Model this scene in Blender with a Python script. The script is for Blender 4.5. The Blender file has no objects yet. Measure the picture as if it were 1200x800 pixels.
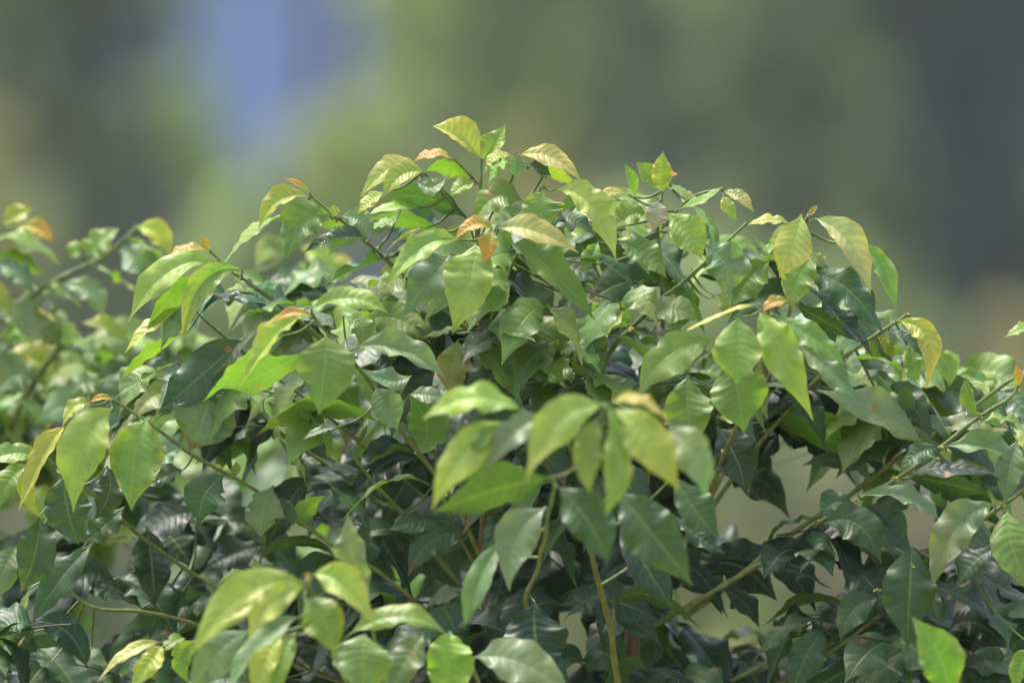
import bpy, math, random
import numpy as np
from mathutils import Vector

random.seed(7)
rng = np.random.default_rng(11)
R = math.radians
scene = bpy.context.scene
COL = scene.collection

# ------------------------------------------------------------------ scale of the place
FOCAL = 400.0                   # a long telephoto
WIDTH = 1.32                    # metres across the frame at the sharp plane
DIST = FOCAL * WIDTH / 36.0     # camera to the sharp plane
P = WIDTH / 1200.0              # metres per photo pixel at the sharp plane
EYE = 1.5
HAZE = 0.0003

def pt(px, py, d=0.0):
    """point of the place seen at photo pixel px,py, d metres nearer than the sharp plane"""
    s = (DIST - d) / DIST
    return np.array([(px - 600) * P * s, -d, EYE + (400 - py) * P * s])

# ------------------------------------------------------------------ object helpers
def link(o, parent=None):
    COL.objects.link(o)
    if parent is not None:
        o.parent = parent
    return o

def empty(name, loc=(0, 0, 0)):
    o = bpy.data.objects.new(name, None)
    o.location = loc
    o.empty_display_size = 0.1
    return link(o)

def tag(o, label=None, cat=None, group=None, kind=None):
    if label: o['label'] = label
    if cat: o['category'] = cat
    if group: o['group'] = group
    if kind: o['kind'] = kind
    return o

class Geo:
    """collects pieces for one mesh"""
    def __init__(self):
        self.v, self.f, self.uv, self.tint, self.mi = [], [], [], [], []
        self.n = 0
    def add(self, v, f, uv=None, tint=(1, 1, 1, 0), mi=0):
        v = np.asarray(v, float)
        k = len(v)
        self.v.append(v)
        f = np.asarray(f, int)
        self.f.append(f + self.n)
        self.uv.append(np.zeros((k, 2)) if uv is None else uv)
        t = np.asarray(tint, float)
        self.tint.append(np.tile(t, (k, 1)) if t.ndim == 1 else t)
        self.mi.append(np.full(len(f), mi))
        self.n += k
    def build(self, name, mats, parent=None, origin=(0, 0, 0), smooth=True):
        v = np.concatenate(self.v) - np.asarray(origin, float)
        faces = [list(q) for blk in self.f for q in blk]
        me = bpy.data.meshes.new(name)
        me.from_pydata(v.tolist(), [], faces)
        vi = np.empty(len(me.loops), dtype=np.int32)
        me.loops.foreach_get('vertex_index', vi)
        uvl = me.uv_layers.new(name='UVMap')
        uvl.data.foreach_set('uv', np.concatenate(self.uv)[vi].ravel())
        ca = me.color_attributes.new('tint', 'FLOAT_COLOR', 'POINT')
        ca.data.foreach_set('color', np.concatenate(self.tint).ravel())
        for m in mats: me.materials.append(m)
        me.polygons.foreach_set('material_index', np.concatenate(self.mi).astype(np.int32))
        if smooth:
            me.polygons.foreach_set('use_smooth', [True] * len(me.polygons))
        me.update()
        o = bpy.data.objects.new(name, me)
        link(o, parent)
        if parent is None:
            o.location = origin
        return o

# ------------------------------------------------------------------ materials
class NT:
    def __init__(self, name):
        self.m = bpy.data.materials.new(name)
        self.m.use_nodes = True
        self.t = self.m.node_tree
        self.t.nodes.clear()
        self.out = self.n('ShaderNodeOutputMaterial')
    def n(self, kind, **kw):
        nd = self.t.nodes.new(kind)
        for k, v in kw.items(): setattr(nd, k, v)
        return nd
    def put(self, sock, val):
        if isinstance(val, bpy.types.NodeSocket): self.t.links.new(val, sock)
        elif val is not None: sock.default_value = val
    def math(self, op, a, b=None, c=None, clamp=False):
        nd = self.n('ShaderNodeMath', operation=op, use_clamp=clamp)
        for i, x in enumerate((a, b, c)):
            if x is not None: self.put(nd.inputs[i], x)
        return nd.outputs[0]
    def ramp(self, x, lo, hi, a=0.0, b=1.0):
        nd = self.n('ShaderNodeMapRange', interpolation_type='SMOOTHSTEP')
        self.put(nd.inputs[0], x)
        for i, q in enumerate((lo, hi, a, b)): self.put(nd.inputs[1 + i], q)
        return nd.outputs[0]
    def mix(self, f, a, b, blend='MIX'):
        nd = self.n('ShaderNodeMix', data_type='RGBA', blend_type=blend)
        self.put(nd.inputs[0], f); self.put(nd.inputs[6], a); self.put(nd.inputs[7], b)
        return nd.outputs[2]
    def noise(self, vec, scale, detail=2.0, rough=0.5):
        nd = self.n('ShaderNodeTexNoise')
        self.put(nd.inputs['Vector'], vec)
        nd.inputs['Scale'].default_value = scale
        nd.inputs['Detail'].default_value = detail
        nd.inputs['Roughness'].default_value = rough
        return nd.outputs['Fac']
    def done(self, shader):
        self.t.links.new(shader, self.out.inputs['Surface'])
        return self.m

def leaf_material():
    k = NT('leaf_blade')
    uv = k.n('ShaderNodeUVMap', uv_map='UVMap').outputs[0]
    sep = k.n('ShaderNodeSeparateXYZ'); k.put(sep.inputs[0], uv)
    s = k.math('ABSOLUTE', k.math('MULTIPLY_ADD', sep.outputs[0], 2.0, -1.0))
    v = sep.outputs[1]
    at = k.n('ShaderNodeAttribute', attribute_name='tint')
    tint, young = at.outputs['Color'], at.outputs['Alpha']
    geo = k.n('ShaderNodeNewGeometry')
    pos = geo.outputs['Position']
    n1 = k.noise(pos, 28.0, 3.0)
    n2 = k.noise(pos, 120.0, 3.0)
    n3 = k.noise(pos, 9.0, 2.0)
    # veins: the midrib, and pairs of side veins that run outward and forward
    bend = k.math('MULTIPLY', k.math('POWER', s, 1.35), 1.25)
    ph = k.math('SUBTRACT', k.math('MULTIPLY', v, 10.0), bend)
    tri = k.math('ABSOLUTE', k.math('MULTIPLY_ADD', k.math('FRACT', ph), 2.0, -1.0))   # 1 on a vein, 0 between
    vein = k.math('MULTIPLY', k.ramp(tri, 0.84, 0.99), k.ramp(s, 1.0, 0.75))
    rib = k.ramp(s, 0.075, 0.03)
    # colour
    col = k.mix(k.ramp(n1, 0.32, 0.72), k.mix(1.0, tint, (0.80, 0.84, 0.85, 1), 'MULTIPLY'),
                k.mix(1.0, tint, (1.20, 1.13, 1.0, 1), 'MULTIPLY'))
    col = k.mix(k.math('MULTIPLY', k.ramp(n2, 0.35, 0.7), 0.22), col, k.mix(1.0, tint, (0.72, 0.82, 0.7, 1), 'MULTIPLY'))
    # young leaves keep a yellow to bronze margin and green along the veins
    edge = k.math('MULTIPLY', k.ramp(k.math('MULTIPLY_ADD', n1, 0.35, s), 0.80, 1.12), young)
    col = k.mix(k.math('MULTIPLY', edge, 0.48), col, (0.50, 0.32, 0.055, 1))
    col = k.mix(k.math('MULTIPLY', k.math('MULTIPLY', k.ramp(n3, 0.45, 0.7), young), 0.45), col, (0.42, 0.36, 0.10, 1))
    between = k.math('MULTIPLY', k.math('SUBTRACT', 1.0, k.ramp(tri, 0.1, 0.8)), k.ramp(k.noise(pos, 17.0, 2.0), 0.35, 0.65))
    col = k.mix(k.math('MULTIPLY', between, k.math('MULTIPLY_ADD', young, 0.45, 0.18)), col, k.mix(1.0, col, (1.45, 1.28, 1.3, 1), 'MULTIPLY'))
    lighter = k.mix(0.5, k.mix(1.0, tint, (1.25, 1.35, 1.1, 1), 'MULTIPLY'), (0.24, 0.30, 0.10, 1))
    col = k.mix(k.math('MULTIPLY', vein, 0.36), col, lighter)
    col = k.mix(k.math('MULTIPLY', rib, 0.62), col, lighter)
    # rust and brown blemishes
    n4 = k.noise(pos, 46.0, 1.5)
    spot = k.math('MULTIPLY', k.ramp(n4, 0.735, 0.752), k.ramp(n3, 0.44, 0.56))
    col = k.mix(k.math('MULTIPLY', spot, 0.65), col, (0.36, 0.12, 0.05, 1))
    n5 = k.noise(pos, 260.0, 1.0)
    col = k.mix(k.math('MULTIPLY', k.ramp(n5, 0.74, 0.79), 0.5), col, (0.16, 0.11, 0.04, 1))
    # underside: paler, duller
    back = geo.outputs['Backfacing']
    under = k.mix(0.10, k.mix(1.0, col, (0.86, 0.98, 0.72, 1), 'MULTIPLY'), (0.15, 0.21, 0.08, 1))
    col = k.mix(back, col, under)
    # relief
    quilt = k.math('MULTIPLY', k.math('SUBTRACT', 1.0, k.math('POWER', tri, 2.0)), 1.0)
    h = k.math('MULTIPLY_ADD', n2, 0.55, k.math('MULTIPLY', k.math('MULTIPLY', quilt, k.ramp(n3, 0.3, 0.7, 0.25, 0.8)), k.ramp(s, 1.0, 0.6)))
    h = k.math('ADD', h, k.math('MULTIPLY', n1, 0.9))
    h = k.math('SUBTRACT', h, k.math('MULTIPLY', rib, 0.8))
    h = k.math('MULTIPLY', h, k.math('MULTIPLY_ADD', young, 0.4, 0.75))
    bp = k.n('ShaderNodeBump')
    bp.inputs['Strength'].default_value = 0.6
    bp.inputs['Distance'].default_value = 0.0012
    k.put(bp.inputs['Height'], h)
    rough = k.math('ADD', k.math('MULTIPLY_ADD', n2, 0.22, k.math('MULTIPLY_ADD', n1, 0.32, 0.18)), k.math('MULTIPLY', back, 0.2))
    b = k.n('ShaderNodeBsdfPrincipled')
    k.put(b.inputs['Base Color'], col)
    k.put(b.inputs['Roughness'], rough)
    b.inputs['Specular IOR Level'].default_value = 0.5
    k.put(b.inputs['Normal'], bp.outputs[0])
    tr = k.n('ShaderNodeBsdfTranslucent')
    k.put(tr.inputs['Color'], k.mix(1.0, col, (1.4, 1.52, 0.65, 1), 'MULTIPLY'))
    k.put(tr.inputs['Normal'], bp.outputs[0])
    mx = k.n('ShaderNodeMixShader')
    mx.inputs[0].default_value = 0.34
    k.t.links.new(b.outputs[0], mx.inputs[1]); k.t.links.new(tr.outputs[0], mx.inputs[2])
    return k.done(mx.outputs[0])

def stem_material():
    k = NT('stem_bark')
    at = k.n('ShaderNodeAttribute', attribute_name='tint').outputs['Color']
    pos = k.n('ShaderNodeNewGeometry').outputs['Position']
    n1 = k.noise(pos, 90.0, 4.0, 0.6)
    n2 = k.noise(pos, 22.0, 2.0)
    c = k.mix(k.ramp(n1, 0.3, 0.7), k.mix(1.0, at, (0.65, 0.66, 0.6, 1), 'MULTIPLY'), k.mix(1.0, at, (1.25, 1.2, 1.1, 1), 'MULTIPLY'))
    c = k.mix(k.math('MULTIPLY', k.ramp(n2, 0.58, 0.7), 0.45), c, (0.13, 0.065, 0.03, 1))
    bp = k.n('ShaderNodeBump'); bp.inputs['Strength'].default_value = 0.5; bp.inputs['Distance'].default_value = 0.001
    k.put(bp.inputs['Height'], n1)
    b = k.n('ShaderNodeBsdfPrincipled')
    k.put(b.inputs['Base Color'], c); b.inputs['Roughness'].default_value = 0.5
    k.put(b.inputs['Normal'], bp.outputs[0])
    return k.done(b.outputs[0])

def drop_material():
    k = NT('rain_drop')
    fr = k.n('ShaderNodeFresnel'); fr.inputs['IOR'].default_value = 1.4
    gl = k.n('ShaderNodeBsdfGlossy'); gl.inputs['Roughness'].default_value = 0.04
    tp = k.n('ShaderNodeBsdfTransparent'); tp.inputs['Color'].default_value = (.93, .96, .93, 1)
    mx = k.n('ShaderNodeMixShader')
    k.t.links.new(k.math('MULTIPLY_ADD', fr.outputs[0], 1.3, 0.03, clamp=True), mx.inputs[0])
    k.t.links.new(tp.outputs[0], mx.inputs[1]); k.t.links.new(gl.outputs[0], mx.inputs[2])
    return k.done(mx.outputs[0])

def tinted(name, scale, lo, hi, rough=0.7, trans=0.0):
    """matt material: the mesh's own tint, varied by noise"""
    k = NT(name)
    at = k.n('ShaderNodeAttribute', attribute_name='tint').outputs['Color']
    pos = k.n('ShaderNodeNewGeometry').outputs['Position']
    n = k.noise(pos, scale, 3.0)
    c = k.mix(k.ramp(n, 0.3, 0.7), k.mix(1.0, at, (lo, lo, lo, 1), 'MULTIPLY'), k.mix(1.0, at, (hi, hi, hi, 1), 'MULTIPLY'))
    b = k.n('ShaderNodeBsdfPrincipled')
    k.put(b.inputs['Base Color'], c); b.inputs['Roughness'].default_value = rough
    b.inputs['Specular IOR Level'].default_value = 0.25
    if not trans:
        return k.done(b.outputs[0])
    t = k.n('ShaderNodeBsdfTranslucent'); k.put(t.inputs['Color'], c)
    mx = k.n('ShaderNodeMixShader'); mx.inputs[0].default_value = trans
    k.t.links.new(b.outputs[0], mx.inputs[1]); k.t.links.new(t.outputs[0], mx.inputs[2])
    return k.done(mx.outputs[0])

def meadow_material():
    k = NT('meadow_grass')
    pos = k.n('ShaderNodeNewGeometry').outputs['Position']
    n1 = k.noise(pos, 0.35, 4.0, 0.6)
    n2 = k.noise(pos, 6.0, 4.0, 0.6)
    c = k.mix(k.ramp(n1, 0.35, 0.65), (0.13, 0.16, 0.052, 1), (0.20, 0.23, 0.085, 1))
    c = k.mix(k.math('MULTIPLY', k.ramp(n2, 0.4, 0.7), 0.4), c, (0.10, 0.13, 0.04, 1))
    bp = k.n('ShaderNodeBump'); bp.inputs['Strength'].default_value = 0.6; bp.inputs['Distance'].default_value = 0.05
    k.put(bp.inputs['Height'], n2)
    b = k.n('ShaderNodeBsdfPrincipled')
    k.put(b.inputs['Base Color'], c); b.inputs['Roughness'].default_value = 0.9
    b.inputs['Specular IOR Level'].default_value = 0.1
    k.put(b.inputs['Normal'], bp.outputs[0])
    return k.done(b.outputs[0])

M_LEAF, M_STEM, M_DROP = leaf_material(), stem_material(), drop_material()
M_FAR = tinted('distant_foliage', 0.5, 0.75, 1.25, 0.8, 0.15)
M_BARK = tinted('tree_bark', 6.0, 0.6, 1.3, 0.9)
M_PAINT = tinted('weathered_paint', 1.5, 0.94, 1.06, 0.8)
M_MEADOW = meadow_material()

# ------------------------------------------------------------------ leaves
TINT = {  # base colour, youth (yellow margin)
    'Y': ((0.31, 0.37, 0.068), 0.85), 'P': ((0.365, 0.37, 0.155), 0.75), 'O': ((0.43, 0.205, 0.035), 0.4),
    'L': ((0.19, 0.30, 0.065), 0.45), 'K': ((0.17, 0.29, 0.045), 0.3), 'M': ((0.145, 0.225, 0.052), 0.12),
    'B': ((0.165, 0.235, 0.125), 0.05), 'G': ((0.052, 0.100, 0.037), 0.0), 'D': ((0.021, 0.045, 0.021), 0.0), 'A': ((0.44, 0.35, 0.075), 0.7), 'V': ((0.295, 0.375, 0.080), 0.2),  # B holds the sky's pale sheen; G, D mature green deepened for inner shade
    'T': ((0.24, 0.26, 0.10), 0.6), 'X': ((0.40, 0.35, 0.24), 0.6)}
NV, NS = 26, 10
_TT = np.linspace(0, 1, NV + 1)
_SS = np.linspace(-1, 1, NS + 1)
_WX = [0, .04, .09, .19, .31, .45, .57, .69, .79, .87, .93, .97, 1.0]
_WY = [.05, .06, .22, .56, .85, 1.0, .95, .77, .51, .27, .12, .055, .012]
_W = np.interp(_TT, _WX, _WY)
for _ in range(1):
    _W[3:-3] = (_W[2:-4] + 2 * _W[3:-3] + _W[4:-2]) / 4
_F = []
for i in range(NV):
    for j in range(NS):
        a = i * (NS + 1) + j
        _F.append((a, a + 1, a + NS + 2, a + NS + 1))
_F = np.array(_F)
_UV = np.stack([np.tile((_SS + 1) / 2, NV + 1), np.repeat(_TT, NS + 1)], 1)
CAM = np.array([0, -DIST, EYE])

def unit(a): return a / (np.linalg.norm(a, axis=-1, keepdims=True) + 1e-12)

_DA = np.linspace(0, 2 * math.pi, 9)[:-1]
def droplets(g, grid, nrm, n, hpx):
    for _ in range(n):
        i = int(rng.integers(5, NV - 4)); j = int(rng.integers(1, NS))
        if j == NS // 2: j += 1
        a, b = rng.random(2)
        c = (grid[i, j] * (1 - a) + grid[i + 1, j] * a) * (1 - b) + (grid[i, j - 1] * (1 - a) + grid[i + 1, j - 1] * a) * b
        nn = nrm[i]
        e1 = unit(np.cross(nn, [0.31, 0.55, 0.77])); e2 = np.cross(nn, e1)
        r = (0.9 + 2.1 * rng.random() ** 2) * P
        vs = [c + nn * r * 0.75]
        for rr, hh in ((0.6, 0.6), (1.0, 0.0)):
            for th in _DA:
                vs.append(c + (e1 * math.cos(th) + e2 * math.sin(th) * (1 + .2 * math.sin(th + i))) * r * rr + nn * (r * hh - .0001))
        fs = []
        for q in range(8):
            w = (q + 1) % 8
            fs.append((0, 1 + q, 1 + w, 1 + w)); fs.append((1 + q, 9 + q, 9 + w, 1 + w))
        tri = [f[:3] for f in fs if f[2] == f[3]]; quad = [f for f in fs if f[2] != f[3]]
        g.add(vs, [t + (t[2],) for t in []] or quad, mi=1)
        g.add(vs, tri, mi=1)

def leaf_into(g, B, M, T, H, face, fold, code, wet=0, twist=None, view=None, jitter=1.0):
    """one leaf blade with its petiole from B by M to T; H half width; face = tilt of the upper side away from the viewer"""
    Cc = 2 * M - (B + T) / 2
    t = _TT[:, None]
    C = (1 - t) ** 2 * B + 2 * t * (1 - t) * Cc + t ** 2 * T
    tan = unit(2 * (1 - t) * (Cc - B) + 2 * t * (T - Cc))
    v = unit(CAM - C) if view is None else np.tile(view, (NV + 1, 1))
    nv = unit(v - (v * tan).sum(1, keepdims=True) * tan)
    side = np.cross(tan, nv)
    mean = side.mean(0)
    sg = np.sign(mean[2]) if abs(mean[2]) > 0.18 else np.sign(mean[0])
    side = side * (sg or 1)
    tw = (random.gauss(0, 9) if twist is None else twist)
    f = np.radians(face + tw * (_TT - 0.4) * 2 * jitter)[:, None]
    n = unit(nv * np.cos(f) + side * np.sin(f))
    lat = np.cross(tan, n)
    L = np.linalg.norm(T - B)
    S = _SS[None, :, None]
    W = (_W * H)[:, None, None]
    fo = math.radians(min(fold * 1.3 + 2, 50)) * (1 - 0.35 * _TT)[:, None, None]
    aS = np.abs(S)
    k1, k2, k3 = 1.0 + 2.4 * random.random(), random.random() * 6.3, random.random() * 6.3
    amp = (0.12 + 0.22 * random.random()) * H
    if code in 'OPY': amp *= 0.7
    if face > 92: amp *= 0.5
    tt = _TT[:, None, None]
    wav = amp * aS ** 2.2 * (np.sin(6.283 * k1 * tt + k2 * np.sign(S)) + 0.3 * np.sin(6.283 * (k1 * 2.3) * tt + k3 + 1.3 * np.sign(S))) * np.sin(math.pi * np.clip(tt * 1.05, 0, 1))
    fine = random.uniform(4.5, 7)
    wav = wav + (0.055 if face < 92 else .03) * H * aS ** 3 * np.sin(6.283 * fine * tt + k2 + 1.7 * np.sign(S)) * np.sin(math.pi * tt)
    curl = -0.16 * W * aS ** 2
    # quilting between the side veins, and a small uneven margin
    rag = 1 + 0.03 * np.sin(40 * tt + k2 + S * 3) + 0.05 * np.sin(11 * tt + k3 + 2 * np.sign(S))
    rag = rag * (1 + random.gauss(0, .07) * np.sign(S))
    for _ in range(random.choice((0, 0, 0, 1, 1, 2))):        # chewed margins
        t0, sd, dp = random.uniform(.2, .85), random.choice((-1, 1)), random.uniform(.12, .42)
        rag = rag * (1 - dp * np.exp(-((tt - t0) / random.uniform(.012, .045)) ** 2) * (np.sign(S) == sd) * aS ** 2)
    quilt = 0.010 * H * np.cos(6.283 * (10 * tt - 1.25 * aS ** 1.35)) * (1 - aS ** 3)
    G = (C[:, None, :] + lat[:, None, :] * (S * W * rag * np.cos(fo))
         + n[:, None, :] * (aS * W * np.sin(fo) + curl + wav - quilt * np.minimum(1, W / H * 2)))
    base, young = TINT[code]
    h = 1 + random.gauss(0, 0.10)
    c = np.array(base) * h * np.array([1 + random.gauss(0, .09), 1.0, 1 + random.gauss(0, .12)])
    tc = np.tile(np.array([c[0], c[1], c[2], young]), ((NV + 1), (NS + 1), 1))
    grow = np.array([1 + random.gauss(0.06, .10), 1 + random.gauss(0.03, .05), 1, 1])
    tc = tc * (1 + (grow - 1) * (_TT[:, None, None] - .4) * 2)
    if code == 'O':                                            # bronze grades to green towards the stalk
        m_ = np.clip(1 - _TT * 1.5, 0, .8)[:, None, None]
        tc[..., :3] = tc[..., :3] * (1 - m_) + np.array((.26, .30, .05)) * m_
    if random.random() < .09:                                  # a scorched tip
        m_ = np.clip((_TT - random.uniform(.80, .93)) / .09, 0, 1)[:, None, None] * .7
        tc[..., :3] = tc[..., :3] * (1 - m_) + np.array((.17, .085, .035)) * m_
    g.add(G.reshape(-1, 3), _F, _UV, tc.reshape(-1, 4))
    if wet:
        droplets(g, G, n, wet, H)
    return L

# winding check: with (a, a+1, ...) the face normal is lat x tan = n for lat = tan x n

# ------------------------------------------------------------------ stems
def catmull(p, sub=6):
    p = np.asarray(p, float)
    q = np.vstack([2 * p[0] - p[1], p, 2 * p[-1] - p[-2]])
    out = []
    for i in range(1, len(q) - 2):
        for s in np.linspace(0, 1, sub, endpoint=False):
            a, b, c, d = q[i - 1], q[i], q[i + 1], q[i + 2]
            out.append(0.5 * ((2 * b) + (c - a) * s + (2 * a - 5 * b + 4 * c - d) * s * s + (3 * b - a - 3 * c + d) * s ** 3))
    out.append(p[-1])
    return np.array(out)

def tube(g, pts, rad, tint, sides=8, uv=None):
    pts = np.asarray(pts, float)
    tan = unit(np.gradient(pts, axis=0))
    ref = np.array([0.3, 0.9, 0.2]) if abs(tan[0] @ np.array([0.3, 0.9, 0.2])) < .9 else np.array([1., 0, 0])
    vs, col = [], []
    th = np.linspace(0, 2 * math.pi, sides, endpoint=False)
    for i in range(len(pts)):
        e1 = unit(np.cross(tan[i], ref)); e2 = np.cross(tan[i], e1)
        ref = np.cross(e1, tan[i]) * -1 if False else ref
        for a in th: vs.append(pts[i] + (e1 * math.cos(a) + e2 * math.sin(a)) * rad[i])
        col += [list(tint[i]) + [0]] * sides
    fs = []
    for i in range(len(pts) - 1):
        for j in range(sides):
            k = (j + 1) % sides
            fs.append((i * sides + j, (i + 1) * sides + j, (i + 1) * sides + k, i * sides + k))
    g.add(vs, fs, None, np.array(col))
    for i, end in ((0, False), (len(pts) - 1, True)):
        ring = list(range(i * sides, (i + 1) * sides))
        g.add([vs[r] for r in ring] , [tuple(range(sides)) if end else tuple(reversed(range(sides)))], None, np.array([col[r] for r in ring]))

GREEN_ST, YEL_ST, BRN_ST = np.array((.14, .19, .05)), np.array((.15, .16, .045)), np.array((.17, .075, .035))
def stem_into(g, ctrl, r0, r1, brown=0.0, sides=8, nodes=True, shade=1.0):
    """ctrl: points from tip to foot (world); r0 at the tip, r1 at the foot"""
    c = catmull(ctrl, 7)
    n = len(c)
    u = np.linspace(0, 1, n)
    seg = np.concatenate([[0], np.cumsum(np.linalg.norm(np.diff(c, axis=0), axis=1))])
    rad = r0 * .95 + (r1 * .66 - r0) * u ** 0.8
    if nodes:
        rad = rad * (1 + 0.34 * np.clip(np.cos(seg / (0.047) * 6.283) - 0.55, 0, 1) / .45)
    ph = rng.random(3) * 6
    wob = np.stack([np.sin(seg * 30 + ph[0]), np.sin(seg * 26 + ph[1]), np.sin(seg * 34 + ph[2])], 1) * 0.0012
    w = np.clip(u * brown * 1.6 - 0.15, 0, 1)[:, None]
    m = np.clip(u * 1.6, 0, 1)[:, None]
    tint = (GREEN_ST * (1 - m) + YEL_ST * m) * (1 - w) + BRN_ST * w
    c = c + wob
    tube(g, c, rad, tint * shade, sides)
    return c

# ------------------------------------------------------------------ the coffee bush: its branches, tip first (photo px, py, metres nearer), radius at tip and foot in px
BR = {
 'A': ([(563,186,0),(562,218,0),(560,280,-.02),(560,330,-.03),(564,400,-.05),(568,480,-.06),(566,600,-.08),(567,700,-.08),(600,830,-.1)], 1.8, 7.5, .95),
 'A2': ([(524,181,.03),(532,187,.02),(546,202,.01),(561,219,0)], 1.4, 2.4, 0),
 'A3': ([(640,208,.03),(610,190,.03),(607,183,.03),(598,215,.0),(580,245,-.02),(560,285,-.02)], 1.3, 2.2, 0),
 'B': ([(496,201,.03),(508,212,.02),(520,226,.0),(545,255,-.03),(560,300,-.03)], 1.6, 2.6, 0),
 'A4': ([(580,268,.10),(572,285,.08),(566,310,.03),(562,350,-.02)], 1.8, 3, 0),
 'A5': ([(637,218,.05),(634,224,.04),(625,260,.0),(600,310,-.02),(570,390,-.05)], 1.6, 3, 0),
 'C': ([(364,227,0),(377,240,0),(395,255,0),(425,281,0),(448,300,-.02),(500,345,-.05),(562,400,-.06)], 1.6, 4, 0),
 'D': ([(245,294,.02),(267,314,.02),(287,327,.02),(324,355,.0),(400,420,-.08),(500,520,-.1),(566,600,-.1)], 1.7, 4.5, .1),
 'Q': ([(364,368,.32),(385,395,.28),(412,422,.22),(440,460,.15),(490,530,.05),(540,600,0),(566,660,-.06)], 2.0, 4.5, .1),
 'D3': ([(224,360,.0),(250,384,-.02),(300,424,-.05),(400,500,-.09),(500,585,-.1)], 1.5, 3.5, .1),
 'D4': ([(246,458,.0),(290,474,-.04),(360,530,-.08),(470,600,-.1)], 1.5, 3.2, .1),
 'E': ([(131,468,.06),(165,490,.05),(190,507,.04),(217,527,.03),(252,547,.02),(300,575,.0),(360,617,-.02),(395,642,-.03),(432,662,-.05),(477,696,-.06),(560,770,-.08)], 1.8, 4.2, .15),
 'V': ([(48,530,.06),(75,553,.04),(130,598,.0),(200,655,-.08),(252,687,-.1),(340,740,-.1),(470,800,-.1)], 1.8, 4, .3),
 'S': ([(75,690,.0),(110,712,-.02),(172,716,-.04),(250,740,-.08),(400,800,-.1)], 1.6, 4, .3),
 'W': ([(297,682,.0),(296,700,-.02),(300,740,-.06)], 1.0, 2, 0),
 'F': ([(361,678,.78),(372,710,.74),(395,770,.66),(440,860,.5),(520,1000,.2)], 2.2, 6, .2),
 'Z': ([(190,752,.35),(215,750,.34),(250,765,.3),(330,830,.2)], 1.3, 3, .2),
 'N': ([(432,708,.5),(438,740,.48),(450,800,.4),(490,900,.2)], 1.6, 4, .1),
 'U': ([(528,742,.52),(545,765,.5),(560,800,.45),(590,900,.2)], 1.8, 4, .1),
 'M': ([(395,500,-.05),(415,535,-.05),(437,562,-.06),(472,600,-.06),(507,647,-.07),(545,692,-.08),(600,770,-.1),(650,860,-.1)], 1.8, 4.5, .1),
 'M2': ([(487,530,.0),(500,545,-.02),(512,562,-.04),(530,610,-.06),(566,680,-.08)], 1.8, 3.5, 0),
 'G': ([(708,474,1.0),(704,500,.98),(696,550,.9),(686,600,.7),(690,640,.45),(700,675,.3),(712,725,.2),(727,810,.1)], 2.2, 5.2, .3),
 'G2': ([(612,480,.9),(640,500,.9),(672,530,.88),(694,560,.86)], 2, 3, 0),
 'G3': ([(650,565,.8),(640,620,.6),(632,660,.4),(617,706,.25),(640,760,.1)], 2, 4.6, .1),
 'H': ([(900,358,.36),(897,380,.34),(885,430,.28),(862,500,.15),(830,580,0),(790,660,-.06)], 1.9, 4.5, .05),
 'H2': ([(838,398,.36),(850,420,.33),(868,470,.26)], 1.8, 3, 0),
 'I': ([(947,252,.03),(944,262,.03),(940,300,.0),(930,350,-.03),(905,430,-.06),(860,530,-.08),(795,650,-.1)], 1.6, 4.5, .05),
 'I2': ([(876,262,-.02),(840,293,-.02),(825,307,-.02),(787,342,-.03),(740,385,-.04),(717,408,-.05),(680,470,-.08),(640,560,-.1),(580,660,-.1)], 1.6, 5.2, .05),
 'K': ([(776,222,-.02),(772,262,-.04),(774,300,-.05),(776,362,-.06),(772,450,-.08),(758,560,-.1),(745,700,-.1)], 1.6, 4.5, .2),
 'K2': ([(846,222,0),(815,228,0),(793,246,-.02),(776,268,-.04)], 1.5, 2.2, 0),
 'O': ([(1063,367,-.03),(1035,386,-.04),(988,421,-.05),(930,470,-.08),(860,560,-.1),(800,640,-.12)], 1.7, 4.6, .05),
 'R': ([(1194,448,.06),(1185,464,.06),(1145,491,.05),(1100,526,.05),(1038,568,.04),(1000,589,.03),(962,612,.02),(917,643,.0),(840,692,-.03),(802,712,-.05),(745,742,-.08)], 1.9, 5.2, .15),
 'R2': ([(1215,430,-.06),(1175,452,-.06),(1107,500,-.08),(1022,560,-.1),(930,625,-.12),(800,725,-.12)], 1.7, 5, .1),
 'S2': ([(1235,548,.1),(1200,574,.1),(1170,595,.1),(1140,618,.09),(1085,672,.06),(1020,730,.03),(930,790,.0),(850,840,-.04)], 2.0, 4.8, .15),
 'S3': ([(1028,705,.05),(1000,735,.03),(960,755,.0),(920,765,-.02),(845,805,-.06)], 1.5, 4, .1),
 'X': ([(1112,812,.6),(1110,850,.55),(1080,950,.3)], 1.8, 4, .1),
}
TRUNK = [
 ([(747,706,-.1),(742,735,-.1),(735,800,-.1),(700,1000,-.1),(655,1400,-.08),(640,1764,-.05)], 6.5, 20),
 ([(600,830,-.1),(615,1000,-.1),(625,1400,-.09),(632,1764,-.06)], 8, 17),
]
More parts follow.
